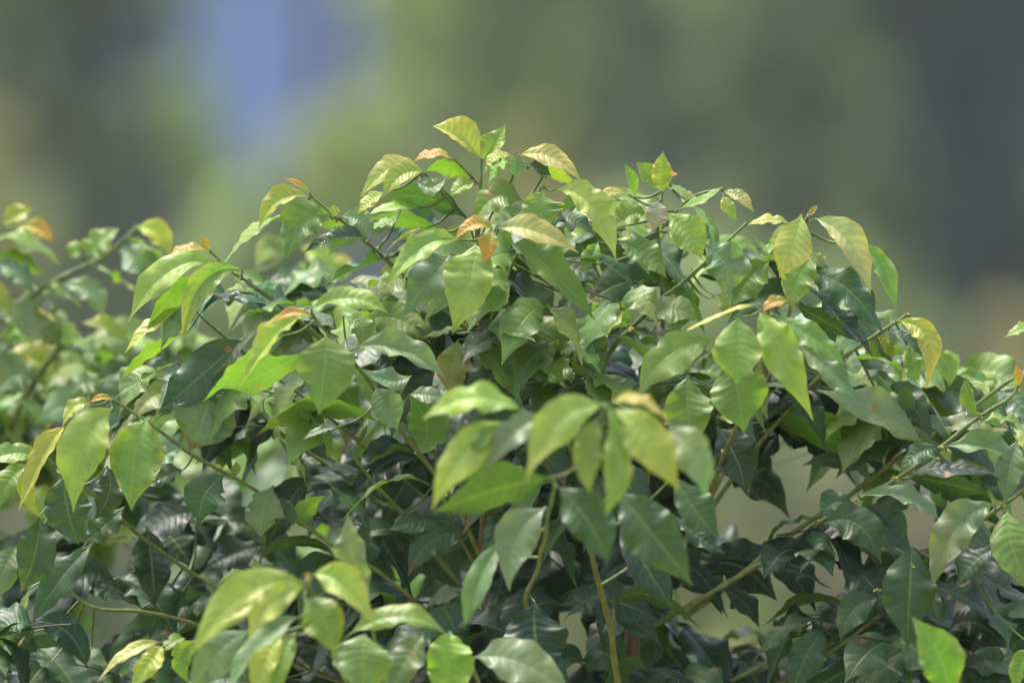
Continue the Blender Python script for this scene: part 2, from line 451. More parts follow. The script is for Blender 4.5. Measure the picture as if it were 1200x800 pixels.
# ------------------------------------------------------------------ the leaves: branch, base, middle, tip (photo px), half width px, face, fold, nearer in cm, colour, droplets
LV = """
A 563 185 537 161 507 148 23 38 38 0 Y
A 565 188 579 170 593 145 15 25 30 -1 L
A2 534 188 508 180 484 190 9 62 15 1 O
A2 549 210 525 196 497 201 14 108 8 -1 K
B 489 194 456 198 421 233 13 32 22 2 P
B 498 202 470 205 448 233 14 28 28 4 Y
B 489 211 506 219 526 203 11 25 25 6 B
B 549 257 496 231 447 237 15 118 8 1 G
B 450 225 434 235 419 251 10 45 15 -1 Y
B 492 244 460 242 430 253 9 55 15 -2 L
B 518 272 472 258 431 257 12 112 8 -2 M
B 500 267 476 276 450 297 8 70 15 -3 Y
A3 601 183 580 184 568 204 9 55 15 -1 Y
A3 602 194 584 194 572 218 12 72 12 1 K
A 556 214 541 219 527 231 11 35 20 -3 L
A3 613 236 581 231 552 263 19 30 22 5 M
A3 606 180 604 193 603 208 11 20 20 5 B
A3 609 182 646 184 682 213 14 38 22 3 P
A3 627 196 655 206 681 222 12 102 10 1 Y
A3 618 193 631 197 646 206 9 45 20 4 G
A5 636 224 633 246 643 270 25 8 18 5 L
A5 651 222 694 241 722 306 20 28 28 3 V
A4 584 268 625 270 679 297 16 32 22 7 P
A4 557 285 551 328 530 392 29 4 10 11 V 6
A4 579 271 556 263 531 284 10 42 25 12 O
A4 576 270 573 286 568 308 11 12 20 13 O
A4 538 281 494 290 452 339 17 32 30 7 L
A4 527 298 506 326 470 373 22 15 14 4 B 4
C 478 298 430 311 373 337 16 82 32 -1 G 5
A5 598 286 640 312 698 376 22 30 28 6 M
C 364 226 347 216 331 209 5 40 40 1 O
C 362 231 327 235 303 269 15 38 34 2 Y
C 346 248 299 271 259 314 13 82 14 0 K
C 387 252 353 262 337 307 23 14 20 5 M 7
C 434 281 396 281 354 297 16 58 42 3 G 8
C 400 254 422 258 438 279 13 22 15 1 B
C 394 254 391 247 392 239 6 25 25 6 L
C 408 258 390 264 372 262 11 105 10 -1 M
C 470 245 452 262 420 262 9 60 15 -3 M
C 465 322 440 330 425 352 14 90 10 -4 M
D 244 295 216 292 191 310 8 55 12 0 O
D 246 294 240 285 239 275 6 20 25 2 O
D 250 306 196 320 150 378 20 34 24 5 V 6
D 256 320 207 344 170 389 17 106 8 2 K
D 284 316 237 332 213 402 17 8 36 8 L 7
D 302 348 265 347 232 372 8 70 22 4 D
D 302 345 282 338 262 341 7 65 18 3 L
D3 222 361 182 380 146 414 12 58 22 3 Y
D3 226 368 206 378 188 411 10 25 15 4 B
D3 214 392 174 414 143 443 14 96 10 0 K
D3 287 396 238 438 184 485 27 18 10 7 G 9
D4 248 461 238 491 222 528 38 2 12 3 B 10
D4 207 424 175 440 135 466 9 84 12 2 M
D 362 360 310 361 262 396 11 84 14 3 M
D 318 346 316 337 328 333 9 30 10 -2 B
Q 362 372 325 391 280 455 18 44 40 3 Y
Q 366 371 343 366 318 379 7 38 20 5 O
Q 382 393 380 432 374 486 34 2 13 6 M
Q 365 361 414 350 455 368 16 38 24 4 V
Q 416 408 470 409 523 444 20 30 46 3 B
Q 332 393 282 430 238 471 15 98 10 -2 K
Q 354 413 310 438 262 455 22 112 6 -6 M
Q 446 496 370 478 300 511 17 108 8 -8 M
Q 440 454 453 478 466 504 20 4 34 2 B
Q 482 440 456 446 424 432 13 35 18 -4 B
Q 480 462 502 463 526 470 11 35 14 -6 B
Q 402 370 425 385 420 410 14 30 10 -8 M
Q 396 500 375 504 354 516 6 40 20 -2 B
M2 490 533 500 500 478 462 24 155 6 0 M
E 133 468 118 466 104 473 5 40 30 2 O
E 107 475 88 476 73 501 10 40 20 1 Y
E 132 478 99 522 86 601 27 10 14 9 V 5
E 172 490 158 536 154 598 31 4 13 7 L 9
E 213 525 191 536 172 566 12 25 18 3 B
E 215 550 193 558 168 572 12 35 14 0 G 9
E 263 556 240 580 234 615 24 12 10 3 G
E 270 559 277 549 276 540 6 25 20 3 M
E 320 569 308 600 306 629 22 8 15 2 B
E 322 580 336 598 345 616 10 25 22 1 G
E 366 620 359 600 382 580 12 135 18 0 M
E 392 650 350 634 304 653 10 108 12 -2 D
V 76 500 52 532 21 601 15 32 34 6 Y
V 45 537 15 531 -25 545 14 36 22 3 L
V 35 546 12 562 -2 597 15 25 15 1 M
V 46 541 31 570 48 607 10 12 22 3 Y
V 75 556 79 596 92 638 27 4 10 5 G 12
V 126 546 128 578 110 609 18 14 14 2 G
V 146 594 120 618 97 636 16 20 10 0 G 7
V 46 605 41 650 24 694 24 -8 26 3 G 4
V 108 637 70 680 37 731 18 18 12 0 G
V 34 690 23 720 6 745 8 45 18 -2 M
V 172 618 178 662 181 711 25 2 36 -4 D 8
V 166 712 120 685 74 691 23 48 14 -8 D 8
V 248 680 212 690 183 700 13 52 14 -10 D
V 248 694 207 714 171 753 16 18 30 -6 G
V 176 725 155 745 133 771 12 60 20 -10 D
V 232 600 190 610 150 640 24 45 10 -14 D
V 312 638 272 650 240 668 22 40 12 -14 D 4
V 22 636 5 668 -6 706 18 10 14 -2 B
S 102 782 78 740 38 727 20 30 10 2 D
S 60 776 25 770 -15 780 10 60 14 0 G
S 32 742 12 758 -6 786 9 25 20 -8 O
W 297 681 276 671 254 686 7 62 18 1 K
W 297 680 301 667 296 652 6 20 25 1 K
F 355 681 285 698 220 773 24 18 14 3 V
F 356 683 302 704 249 738 10 38 20 5 Y
F 358 687 318 706 290 751 16 12 20 8 V
F 292 738 252 768 222 818 22 14 10 -3 B 5
F 352 722 306 755 262 818 19 46 30 2 B
F 356 700 379 726 393 768 24 8 12 6 L
F 367 673 404 684 440 735 20 22 22 8 Y
F 408 744 468 722 524 743 15 36 14 1 L
F 428 742 425 776 430 832 33 4 10 2 M
F 331 744 311 775 300 832 16 15 15 -4 Y
F 346 740 331 772 318 832 14 20 15 -6 M
F 496 744 474 776 450 832 20 16 10 -8 B
F 363 680 361 674 356 672 3 20 20 9 O
Z 188 752 150 764 113 801 9 40 20 2 P
Z 190 757 175 775 150 812 13 18 20 3 Y
Z 230 749 211 770 222 801 12 18 20 4 K
Z 217 747 203 752 187 765 9 40 15 1 M
N 432 707 415 652 408 601 19 -16 24 2 B
U 528 742 526 776 527 842 27 6 20 3 K
U 556 770 610 776 672 816 26 24 12 3 B
G 707 475 655 494 616 565 22 20 16 5 V
G 702 487 688 531 692 579 17 10 14 3 M
G 713 489 723 546 709 605 17 8 14 2 L
G 712 478 727 506 734 546 9 20 25 5 K
G 721 479 760 517 796 576 25 14 14 4 V
G 716 472 752 470 787 501 9 50 20 6 A
G 780 503 812 530 827 586 23 14 12 1 B
G2 602 495 546 530 506 598 22 16 14 2 V
G2 613 481 553 466 494 492 18 34 16 3 V
G2 592 499 566 515 555 541 10 30 20 4 K
G2 642 488 600 508 565 556 17 24 22 3 B
G2 642 560 580 574 508 600 28 122 6 -2 G
G3 640 594 605 632 597 693 24 16 12 3 B
G3 654 569 690 612 712 661 28 10 12 4 G
G3 590 630 562 680 544 736 16 20 26 0 B
G3 586 640 570 674 557 706 9 70 20 2 K
G 724 574 765 626 812 686 31 12 12 -18 G
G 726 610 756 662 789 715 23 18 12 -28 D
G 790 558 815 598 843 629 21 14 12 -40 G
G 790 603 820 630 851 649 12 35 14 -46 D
H 887 356 846 369 795 392 6 62 22 3 Y
H 864 371 865 411 863 451 29 4 14 6 L
H 890 366 916 411 953 493 21 10 20 7 V 3
H 906 370 952 396 991 428 15 28 18 3 M
H 935 404 975 436 1006 471 14 28 18 1 B
H 925 353 907 354 892 366 8 35 18 2 O
H 855 424 865 462 872 507 33 4 14 2 M
H 806 440 806 482 815 527 28 4 12 -4 M
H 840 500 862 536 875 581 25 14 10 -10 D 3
H2 838 398 784 416 748 463 23 18 16 3 M
I 939 251 928 290 913 325 22 6 14 5 Y
I 955 256 995 284 1020 346 18 24 26 4 P
I 1000 284 1034 314 1050 366 14 22 36 1 L
I 946 254 953 247 958 240 4 30 30 1 O
I 926 262 902 258 875 264 9 58 16 2 Y
I 956 294 935 326 928 363 19 10 16 3 L
I 902 305 876 330 857 361 21 16 14 2 M
I 944 318 994 340 1037 394 22 34 10 2 G 5
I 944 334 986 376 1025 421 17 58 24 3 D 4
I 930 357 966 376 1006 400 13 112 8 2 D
I 918 285 898 291 884 274 8 60 15 1 K
I 950 296 958 304 966 316 9 30 20 -2 T
I2 824 287 850 312 848 349 25 14 16 6 B 2
I2 782 250 806 275 822 303 20 12 22 5 L
I2 832 350 858 342 892 352 12 60 14 -2 G
I2 835 345 850 356 855 375 10 30 20 0 L
I2 760 372 790 362 820 378 20 45 10 3 M
I2 742 388 770 392 800 380 14 70 14 1 G
I2 718 404 695 385 660 400 14 70 14 -3 G
K 777 225 776 202 777 177 12 4 24 2 Y
K 775 222 762 205 745 190 12 20 18 0 K
K 743 231 741 212 731 190 7 20 28 3 K
K 736 228 714 226 697 238 7 50 14 -2 O
K 758 247 731 236 705 239 8 82 16 0 M
K 771 235 770 251 765 271 14 4 10 5 X
K 781 218 800 226 813 241 12 62 15 -2 L
K 808 240 828 262 838 294 14 80 12 -4 K
K 822 250 834 272 838 300 8 30 20 -5 M
K 757 250 735 254 712 276 14 24 18 3 M
K 724 282 756 300 781 326 18 34 18 1 M 5
K2 794 246 826 233 846 219 9 58 22 2 L
K2 847 225 867 231 884 250 8 36 20 0 P
K2 848 229 853 243 864 260 8 20 15 2 Y
K2 776 197 785 204 795 203 4 30 15 -3 O
K 650 304 704 307 746 341 15 48 36 3 G 9
K 701 284 691 300 681 319 10 12 20 3 L 3
K 657 249 676 259 698 276 10 42 18 1 G
K 766 318 725 342 688 328 22 110 5 -10 K
K 780 330 795 355 790 390 24 130 5 -12 K
K 735 345 715 365 700 390 22 120 5 -14 M
A5 664 393 632 421 598 458 18 8 15 2 L 8
A 597 321 586 342 578 371 10 100 15 2 M
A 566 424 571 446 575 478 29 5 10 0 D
A 537 398 530 430 525 461 21 4 8 2 T
A 556 390 525 388 495 396 7 60 15 1 L
A 520 372 500 378 478 372 16 50 12 -4 M 3
A 545 360 520 345 485 350 14 80 12 -5 M
A 600 425 640 440 680 430 16 60 14 -6 G
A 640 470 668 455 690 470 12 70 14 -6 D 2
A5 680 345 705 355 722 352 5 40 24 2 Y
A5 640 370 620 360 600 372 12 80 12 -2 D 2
A5 630 415 650 395 690 408 14 35 16 -3 G 3
A5 690 330 660 360 655 390 14 65 16 -6 G
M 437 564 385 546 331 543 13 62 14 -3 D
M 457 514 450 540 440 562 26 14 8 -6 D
M 507 570 452 566 395 619 9 82 20 3 M
M 531 610 490 611 455 621 14 34 16 1 G
M 551 625 506 634 478 675 19 20 12 2 G
M 482 626 440 621 404 648 12 34 14 -1 G
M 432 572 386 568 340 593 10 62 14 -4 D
M 470 598 452 590 436 586 3 40 14 0 M
M 548 690 520 698 500 712 10 35 15 2 B
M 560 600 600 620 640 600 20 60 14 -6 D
O 1050 376 1087 396 1085 456 14 16 22 3 Y
O 1044 390 1066 398 1081 419 9 45 20 1 G
O 1018 424 1034 410 1047 420 15 30 10 -3 Y
O 1067 404 1069 426 1078 447 10 15 20 0 L
O 1098 410 1111 431 1112 454 10 15 20 -2 M
O 992 422 1056 434 1112 511 17 92 10 3 M
O 905 472 962 502 1033 541 23 116 6 -2 K
O 985 470 1035 490 1036 541 16 75 10 -4 M
O 1079 520 1030 482 957 457 21 32 12 4 B 5
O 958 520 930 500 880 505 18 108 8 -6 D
R 1193 452 1192 440 1190 424 6 15 28 2 O
R 1146 488 1135 465 1133 441 10 -14 36 3 M
R 1150 495 1182 493 1216 521 11 74 18 2 M
R 1108 523 1162 526 1222 562 19 42 34 3 B
R 1192 515 1183 551 1178 592 16 8 20 5 B
R 1101 525 1076 531 1054 554 13 30 14 2 G 2
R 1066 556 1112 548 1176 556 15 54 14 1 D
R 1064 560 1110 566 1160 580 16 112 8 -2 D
R 1005 580 1062 584 1102 611 15 44 38 4 B
R 966 613 1006 615 1033 661 23 20 12 4 G 2
R 1000 590 976 590 962 609 16 22 12 1 G
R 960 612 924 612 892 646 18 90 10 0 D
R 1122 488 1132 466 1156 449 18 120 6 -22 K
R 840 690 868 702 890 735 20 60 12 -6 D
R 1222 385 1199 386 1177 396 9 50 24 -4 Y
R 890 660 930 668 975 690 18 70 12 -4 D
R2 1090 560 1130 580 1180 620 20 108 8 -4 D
R2 1022 566 990 540 940 545 16 50 14 -4 B
S2 1069 640 1066 692 1063 759 31 3 8 3 G 5
S2 1166 590 1120 621 1092 691 23 10 16 6 B 6
S2 1181 598 1186 642 1212 698 27 6 12 6 M
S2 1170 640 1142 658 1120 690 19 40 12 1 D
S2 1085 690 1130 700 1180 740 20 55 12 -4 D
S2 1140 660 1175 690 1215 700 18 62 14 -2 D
S2 1210 758 1196 780 1190 812 11 14 20 8 K
S3 1030 700 1000 715 985 751 18 16 14 3 G
S3 966 738 945 768 925 822 21 12 10 4 G
S3 960 724 920 736 882 776 13 50 14 1 G
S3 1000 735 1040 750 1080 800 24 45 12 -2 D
X 1112 814 1101 770 1068 722 25 12 20 3 K
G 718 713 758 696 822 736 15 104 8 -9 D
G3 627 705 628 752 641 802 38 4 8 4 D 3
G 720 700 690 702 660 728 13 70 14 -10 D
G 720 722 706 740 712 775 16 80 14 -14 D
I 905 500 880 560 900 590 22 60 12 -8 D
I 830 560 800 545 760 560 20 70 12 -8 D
"""

def read(lv, fallback):
    out = []
    for ln in lv.strip().splitlines():
        q = ln.split()
        if len(q) < 12: raise ValueError(ln)
        wet = int(q[12]) if len(q) > 12 else 0
        out.append((q[0],) + tuple(float(x) for x in q[1:11]) + (q[11], wet))
    return out

def branch_depth(line, px, py):
    best = min(line, key=lambda c: (c[0] - px) ** 2 + (c[1] - py) ** 2)
    return best[2]

class Plant:
    """a coffee bush: trunk, branches with their leaves, and the rest of its foliage"""
    def __init__(self, name, foot, BR, LV, keep, hs=1.0):
        self.hs = hs
        self.root = empty(name, foot)
        self.foot = np.array(foot, float)
        self.extra = Geo()
        self.keep = keep
        self.lines = {}
        self.petioles = {b: Geo() for b in BR}
        self.curves = {}
        for b, (c, r0, r1, br) in BR.items():
            w = [pt(*q) for q in c]
            self.curves[b] = stem_into(self.petioles[b], w, r0 * P, r1 * P, br)
        specs = read(LV, None)
        size = lambda q: math.hypot(q[5] - q[1], q[6] - q[2]) * q[7]
        inframe = lambda q: -20 < q[3] < 1220 and q[4] < 790
        order = sorted(range(len(specs)), key=lambda i: -(size(specs[i]) if inframe(specs[i]) else 0))
        own = set(order[:keep])
        self.todo = []
        for i, q in enumerate(specs):
            self.leaf(q, BR, i in own)
    def leaf(self, q, BR, own):
        b, bx, by, mx, my, tx, ty, H, face, fold, dz, code, wet = q
        d = branch_depth(BR[b][0], bx, by) + dz / 100.0
        Lpx = math.hypot(tx - bx, ty - by)
        dt = (0.16 if face < 60 else 0.02) * Lpx * P * random.uniform(.5, 1.4)
        bulge = 0.07 * Lpx * P * math.cos(math.radians(face))
        B, M_, T = pt(bx, by, d), pt(mx, my, d + dt * .5 + bulge), pt(tx, ty, d + dt)
        g = Geo() if own else self.extra
        wet = int(wet * 1.8)
        if face > 95: face = min(face + 14, 150)
        fr, fd = math.radians(face), math.radians(min(fold * 1.3 + 2, 50))
        vis = (abs(math.cos(fr - fd)) + abs(math.cos(fr + fd))) / 2
        H = H * min(1.2 if face < 66 else 1.5, 1.03 / max(vis, .1))
        leaf_into(g, B, M_, T, H * P * self.hs * (DIST - d) / DIST, face, fold, code, wet)
        # petiole or twig back to the branch
        cv = self.curves[b]
        k = int(np.argmin(((cv - B) ** 2).sum(1)))
        A = cv[k]
        gap = np.linalg.norm(A - B)
        if gap > 0.004:
            mid = (A + B) / 2 + np.array([0, min(.04, .35 * gap), -0.10 * gap])
            w = catmull([B + (B - M_) * 0.0, mid, A], 5)
            r = np.linspace(1.0, 1.5 if gap < .04 else 2.0, len(w)) * P
            tube(self.petioles[b], w, r, np.tile(GREEN_ST * .8, (len(w), 1)), 6)
        if own:
            self.todo.append((b, g, code))
    def finish(self, label_for=None):
        br = {}
        for b, g in self.petioles.items():
            br[b] = g.build('branch', [M_STEM], self.root, self.foot)
        for b, g, code in self.todo:
            o = g.build('leaf', [M_LEAF, M_DROP], br[b], self.foot)
            if code == 'O': o['label'] = 'small bronze young leaf'
            elif code in 'YP': o['label'] = 'soft yellow green young leaf'
            elif code == 'T': o['label'] = 'green leaf with withered brown patches'
        if self.extra.n:
            f = self.extra.build('foliage', [M_LEAF, M_DROP], self.root, self.foot)
            f['kind'] = 'stuff'
        return br

# ---- the inner branches nobody can follow: opposite pairs of hanging leaves, into the foliage mesh
GAPS = [(325,535,20),(522,500,18),(345,628,16),(372,632,10),(155,612,11),(128,648,14),(120,735,32),
        (872,605,28),(672,742,26),(815,690,12),(878,716,20),(905,690,12),(1072,614,20),(1130,708,16),(935,560,20),(985,585,12)]
SIL = [(-80, 620), (0, 560), (60, 530), (130, 490), (200, 405), (300, 348), (400, 312), (480, 278), (560, 252), (650, 257), (700, 270), (800, 297), (900, 302), (1000, 362), (1100, 440), (1200, 478), (1300, 520)]
def sil(x): return np.interp(x, [a for a, _ in SIL], [b for _, b in SIL])
def clear(px, py, rad=0): return all((px - a) ** 2 + (py - b) ** 2 > (c * GSC + rad) ** 2 for a, b, c in GAPS)

GSC = .6
def inner_foliage(plant, n, x0, x1, dlo, dhi, silf, ymax, codes, trunkx, stem_geo, lens=(105, 145), gs=.6):
    global GSC
    GSC = gs
    made = 0
    tries = 0
    while made < n and tries < n * 30:
        tries += 1
        px = random.uniform(x0, x1); top = silf(px)
        py = random.uniform(top + 10, ymax)
        d = random.uniform(dlo, dhi)
        # branch grows from the trunk outward; leaves hang to both sides of it
        out = 1 if px > trunkx else -1
        ang = math.radians(random.uniform(-35, 40))
        az = random.uniform(-1.0, 1.0)
        tipx, tipy = px, py
        npair = random.randint(1, 3)
        step = 46
        dirx, diry = out * math.cos(ang), -math.sin(ang) * 0.8
        poly = []
        for k in range(npair + 1):
            poly.append((tipx - dirx * step * k, tipy - diry * step * k + 3 * k * k, d - 0.03 * az * k))
        cells = []
        for k in range(npair):
            bx, by, bd = poly[k]
            for sgn in (-1, 1):
                L = random.uniform(*lens)
                yawd = random.choice((-.45, .1, .5, .8, 1.0))
                spread = random.uniform(.35, .95) * (1 - .35 * abs(yawd))
                tx = bx + L * spread * (sgn if random.random() < .75 else dirx)
                ty = by + L * random.uniform(.08, .75)
                mx, my = (bx + tx) / 2, (by + ty) / 2 - L * random.uniform(.08, .2)
                if ty < silf(tx) - 15 or my < silf(mx) - 10: continue
                if not all(clear(x, y, 3) for x, y in ((bx, by), (mx, my), (tx, ty), ((mx + tx) / 2, (my + ty) / 2), ((bx + mx) / 2, (by + my) / 2))): continue
                H = L * random.uniform(.19, .25)
                if not (clear(mx - H * .6, my, -3) and clear(mx + H * .6, my, -3)): continue
                cells.append((bx, by, bd, mx, my, tx, ty, bd + yawd * L * P * .45, H))
        if len(cells) < min(2, npair): continue
        if not all(clear(q[0], q[1], 4) for q in poly): continue
        w = [pt(*q) for q in poly]
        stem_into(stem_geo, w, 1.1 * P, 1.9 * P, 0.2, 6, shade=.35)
        for (bx, by, bd, mx, my, tx, ty, td, H) in cells:
            B, T = pt(bx, by, bd), pt(tx, ty, td)
            Mm = pt(mx, my, (bd + td) / 2)
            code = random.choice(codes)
            face = random.uniform(12, 72) if td > bd or random.random() < .35 else random.uniform(70, 122)
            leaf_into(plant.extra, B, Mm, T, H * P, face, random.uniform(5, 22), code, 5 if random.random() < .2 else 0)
            made += 1
    return made

foot = (pt(636, 1764)[0], 0.07, 0.0)
bush = Plant('coffee_bush', foot, BR, LV, 100)
twigs = Geo()
inner_foliage(bush, 330, -60, 1260, -0.95, -0.5, lambda x: sil(x) + 120, 900, 'DDDG', 620, twigs, (130, 170), 1.15)  # near-black greens here stand in for the shade deep in the bush
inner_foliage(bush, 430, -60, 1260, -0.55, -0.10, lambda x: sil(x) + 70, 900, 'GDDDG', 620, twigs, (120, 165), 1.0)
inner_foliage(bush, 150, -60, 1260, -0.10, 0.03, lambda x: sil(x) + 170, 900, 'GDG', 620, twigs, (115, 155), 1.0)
inner_foliage(bush, 280, 170, 1190, -0.45, -0.07, lambda x: sil(x) - 30, 520, 'MMGGLB', 620, twigs, (105, 142))
inner_foliage(bush, 40, 200, 820, 0.0, 0.04, lambda x: sil(x) + 40, 470, 'MMGML', 620, twigs, (105, 130))
tag(bush.root, 'large sharply focused coffee bush with lime and bronze shoots above dark wet leaves', 'coffee bush', 'coffee bushes')
parts = bush.finish()
tw = twigs.build('twigs', [M_STEM], bush.root, foot)
tw['kind'] = 'stuff'
tr = Geo()
for c, r0, r1 in TRUNK:
    w = [pt(*q) for q in c]
    cc = catmull(w, 7)
    u = np.linspace(0, 1, len(cc))
    m = np.clip(u * 9, 0, 1)[:, None]
    tube(tr, cc, (r0 + (r1 - r0) * u) * P * (1 + .05 * np.sin(u * 60)), YEL_ST * (1 - m) + BRN_ST * m, 10)
tr.build('trunk', [M_STEM], bush.root, foot)

# flower buds: little yellow green clusters in the leaf axils
def bud_cluster(px, py, d, branch, n=6):
    g = Geo()
    c = pt(px, py, d)
    for _ in range(n):
        a, e = random.uniform(0, 6.28), random.uniform(-.3, 1.2)
        dr = np.array([math.cos(a) * math.cos(e), math.sin(a) * math.cos(e), math.sin(e)])
        ln = random.uniform(3.5, 6.5) * P
        w = [c, c + dr * ln * .5, c + dr * ln * .8, c + dr * ln]
        tube(g, w, np.array([.6, 1.4, 1.7, .7]) * P, np.tile(np.array((.40, .34, .07)), (4, 1)), 7)
    g.build('flower_bud', [M_STEM], branch, foot)
for px, py, d, b in ((1068, 664, .10, 'S2'), (1029, 692, .07, 'S3'), (1105, 527, .06, 'R'), (1147, 489, .06, 'R'), (1050, 563, .05, 'R'), (1004, 588, .04, 'R'), (1174, 592, .11, 'S2'), (1140, 612, .1, 'S2'), (255, 548, .03, 'E'), (740, 388, -.03, 'I2')):
    bud_cluster(px, py, d, parts[b])

# ------------------------------------------------------------------ the neighbouring coffee bush, behind on the left
BR2 = {
 'a': ([(162,266,-0.75),(120,300,-0.80),(80,322,-0.80),(22,358,-0.82),(-60,420,-0.90)], 2.4, 5, .1),
 'b': ([(72,402,-0.80),(40,450,-0.82),(5,512,-0.85),(-40,600,-0.90)], 4.2, 6, .1),
 'c': ([(2,268,-0.80),(-10,300,-0.80),(-40,360,-0.85),(-70,440,-0.90)], 2, 5, .1),
 'd': ([(190,412,-0.60),(142,437,-0.62),(100,462,-0.65),(40,520,-0.75),(-30,610,-0.90)], 3.0, 5, .1),
}
LV2 = """
a 103 302 115 284 140 268 13 30 14 2 L
a 160 267 184 274 199 302 12 30 20 2 Y
a 150 281 176 292 196 314 12 88 12 0 K
a 137 293 166 304 189 334 17 25 12 3 B
a 105 309 135 325 166 346 15 92 10 0 L
a 72 334 106 343 121 376 12 28 16 3 B
a 48 335 75 344 96 362 9 75 14 1 L
a 95 300 88 292 84 306 8 30 14 0 L
a 40 352 62 366 92 392 15 84 12 2 M
a 20 358 40 342 60 345 9 60 12 0 L
c 3 263 20 252 39 245 10 28 20 3 Y
c 24 264 46 269 63 286 9 30 22 2 O
c -12 282 30 284 72 312 15 70 16 2 L
c -8 298 28 310 60 326 15 100 10 0 M
c -12 308 20 319 39 346 11 30 14 4 B
c -14 345 32 374 76 408 15 30 16 5 B
c -20 330 0 345 14 372 12 60 14 3 Y
c -30 400 -5 420 4 450 14 12 12 5 B
c -15 350 5 352 26 372 10 90 12 0 K
b 150 402 126 382 92 379 11 45 16 0 Y
b 76 408 82 388 90 382 10 30 14 3 L
b 80 410 116 416 152 422 19 88 10 -2 M
b 70 404 60 392 48 385 12 20 14 3 M
b 68 400 98 404 118 430 16 70 12 -3 L
b 40 448 20 440 -8 462 18 30 12 1 B
b 30 470 70 462 110 468 18 80 10 -4 M
b 45 445 100 440 140 462 18 86 10 -5 M
d 108 478 76 476 47 492 17 26 12 2 B
d 120 452 100 448 82 462 12 30 12 3 B
d 185 414 168 402 150 405 12 60 14 0 L
d 140 438 130 460 112 500 16 60 12 -3 L
d 60 505 40 480 10 470 16 70 12 -4 M
"""
foot2 = (pt(-95, 1764, -1.0)[0], 1.0, 0.0)
bush2 = Plant('coffee_bush', foot2, BR2, LV2, 32, 1.25)
t2 = Geo()
GAPS_MAIN = GAPS
GAPS = [(20, 610, 30)]
inner_foliage(bush2, 110, -220, 110, -1.1, -.85, lambda x: 330 + max(0, x - 30) * .9, 640, 'MLLKYM', -80, t2, (110, 140))
inner_foliage(bush2, 190, -220, 200, -1.5, -.95, lambda x: 380 + max(0, x - 60) * .3, 860, 'GMMGL', -80, t2, (110, 145))
inner_foliage(bush2, 60, 40, 230, -1.2, -.9, lambda x: 385, 560, 'MLMGL', -80, t2, (110, 140))
tag(bush2.root, 'blurred coffee bush at the left edge behind the sharp one, with an orange leaf', 'coffee bush', 'coffee bushes')
bush2.finish()
x = t2.build('twigs', [M_STEM], bush2.root, foot2); x['kind'] = 'stuff'
g = Geo()
w = [pt(-60, 420, -.95), pt(-75, 700, -1.0), pt(-95, 1764, -1.0)]
cc = catmull(w, 6); tube(g, cc, np.linspace(6, 18, len(cc)) * P, np.tile(BRN_ST, (len(cc), 1)), 10)
g.build('trunk', [M_STEM], bush2.root, foot2)

# a third bush stands farther back, its lime shoots showing between two of the sharp branches
BR3 = {
 'a': ([(338,298,-1.15),(318,312,-1.15),(296,328,-1.17),(320,380,-1.25),(380,480,-1.35)], 2.4, 5, .1),
 'b': ([(392,300,-1.25),(375,330,-1.25),(370,390,-1.3),(385,480,-1.35)], 2, 5, .1),
}
LV3 = """
a 334 302 315 292 300 316 14 30 14 2 L
a 336 300 325 288 306 284 10 30 14 1 K
a 322 312 345 322 372 344 14 95 10 0 K
a 300 326 290 335 280 356 10 40 14 1 L
b 352 290 378 304 388 338 14 24 14 2 L
b 392 300 402 310 398 330 10 40 14 1 Y
b 380 320 350 318 326 338 14 90 12 0 K
b 374 340 340 345 310 360 14 95 12 0 M
b 372 350 400 348 430 365 15 80 12 -2 K
b 420 336 428 352 424 372 12 30 14 1 T
"""
foot3 = (pt(420, 1764, -1.4)[0], 1.4, 0.0)
bush3 = Plant('coffee_bush', foot3, BR3, LV3, 12)
t3 = Geo()
GAPS = [(a, b, c * .8) for a, b, c in GAPS_MAIN]
inner_foliage(bush3, 90, 240, 640, -1.9, -1.35, lambda x: 385 + abs(x - 400) * .1, 660, 'MGKM', 420, t3)
tag(bush3.root, 'blurred coffee bush standing behind the sharp one, lime shoots showing through its upper left', 'coffee bush', 'coffee bushes')
bush3.finish()
x = t3.build('twigs', [M_STEM], bush3.root, foot3); x['kind'] = 'stuff'
g = Geo()
w = [pt(382, 480, -1.35), pt(395, 700, -1.4), pt(420, 1764, -1.4)]
cc = catmull(w, 6); tube(g, cc, np.linspace(5, 16, len(cc)) * P, np.tile(BRN_ST, (len(cc), 1)), 10)
g.build('trunk', [M_STEM], bush3.root, foot3)

# ------------------------------------------------------------------ the land behind: meadow, shrubs, trees, a blue house
def far(px, py, Y):
    s = (DIST + Y) / DIST
    return np.array([(px - 600) * P * s, Y, EYE + (400 - py) * P * s])
def far_scale(Y): return P * (DIST + Y) / DIST

g = Geo()
S_ = 600
N_ = 40
xs = np.sign(np.linspace(-1, 1, N_)) * np.abs(np.linspace(-1, 1, N_)) ** 3 * S_
gx, gy = np.meshgrid(xs, xs)
gz = np.zeros_like(gx)
vs = np.stack([gx, gy, gz], -1).reshape(-1, 3)
fs = [(i * N_ + j, i * N_ + j + 1, (i + 1) * N_ + j + 1, (i + 1) * N_ + j) for i in range(N_ - 1) for j in range(N_ - 1)]
g.add(vs, fs)
tag(g.build('ground', [M_MEADOW]), kind='structure')

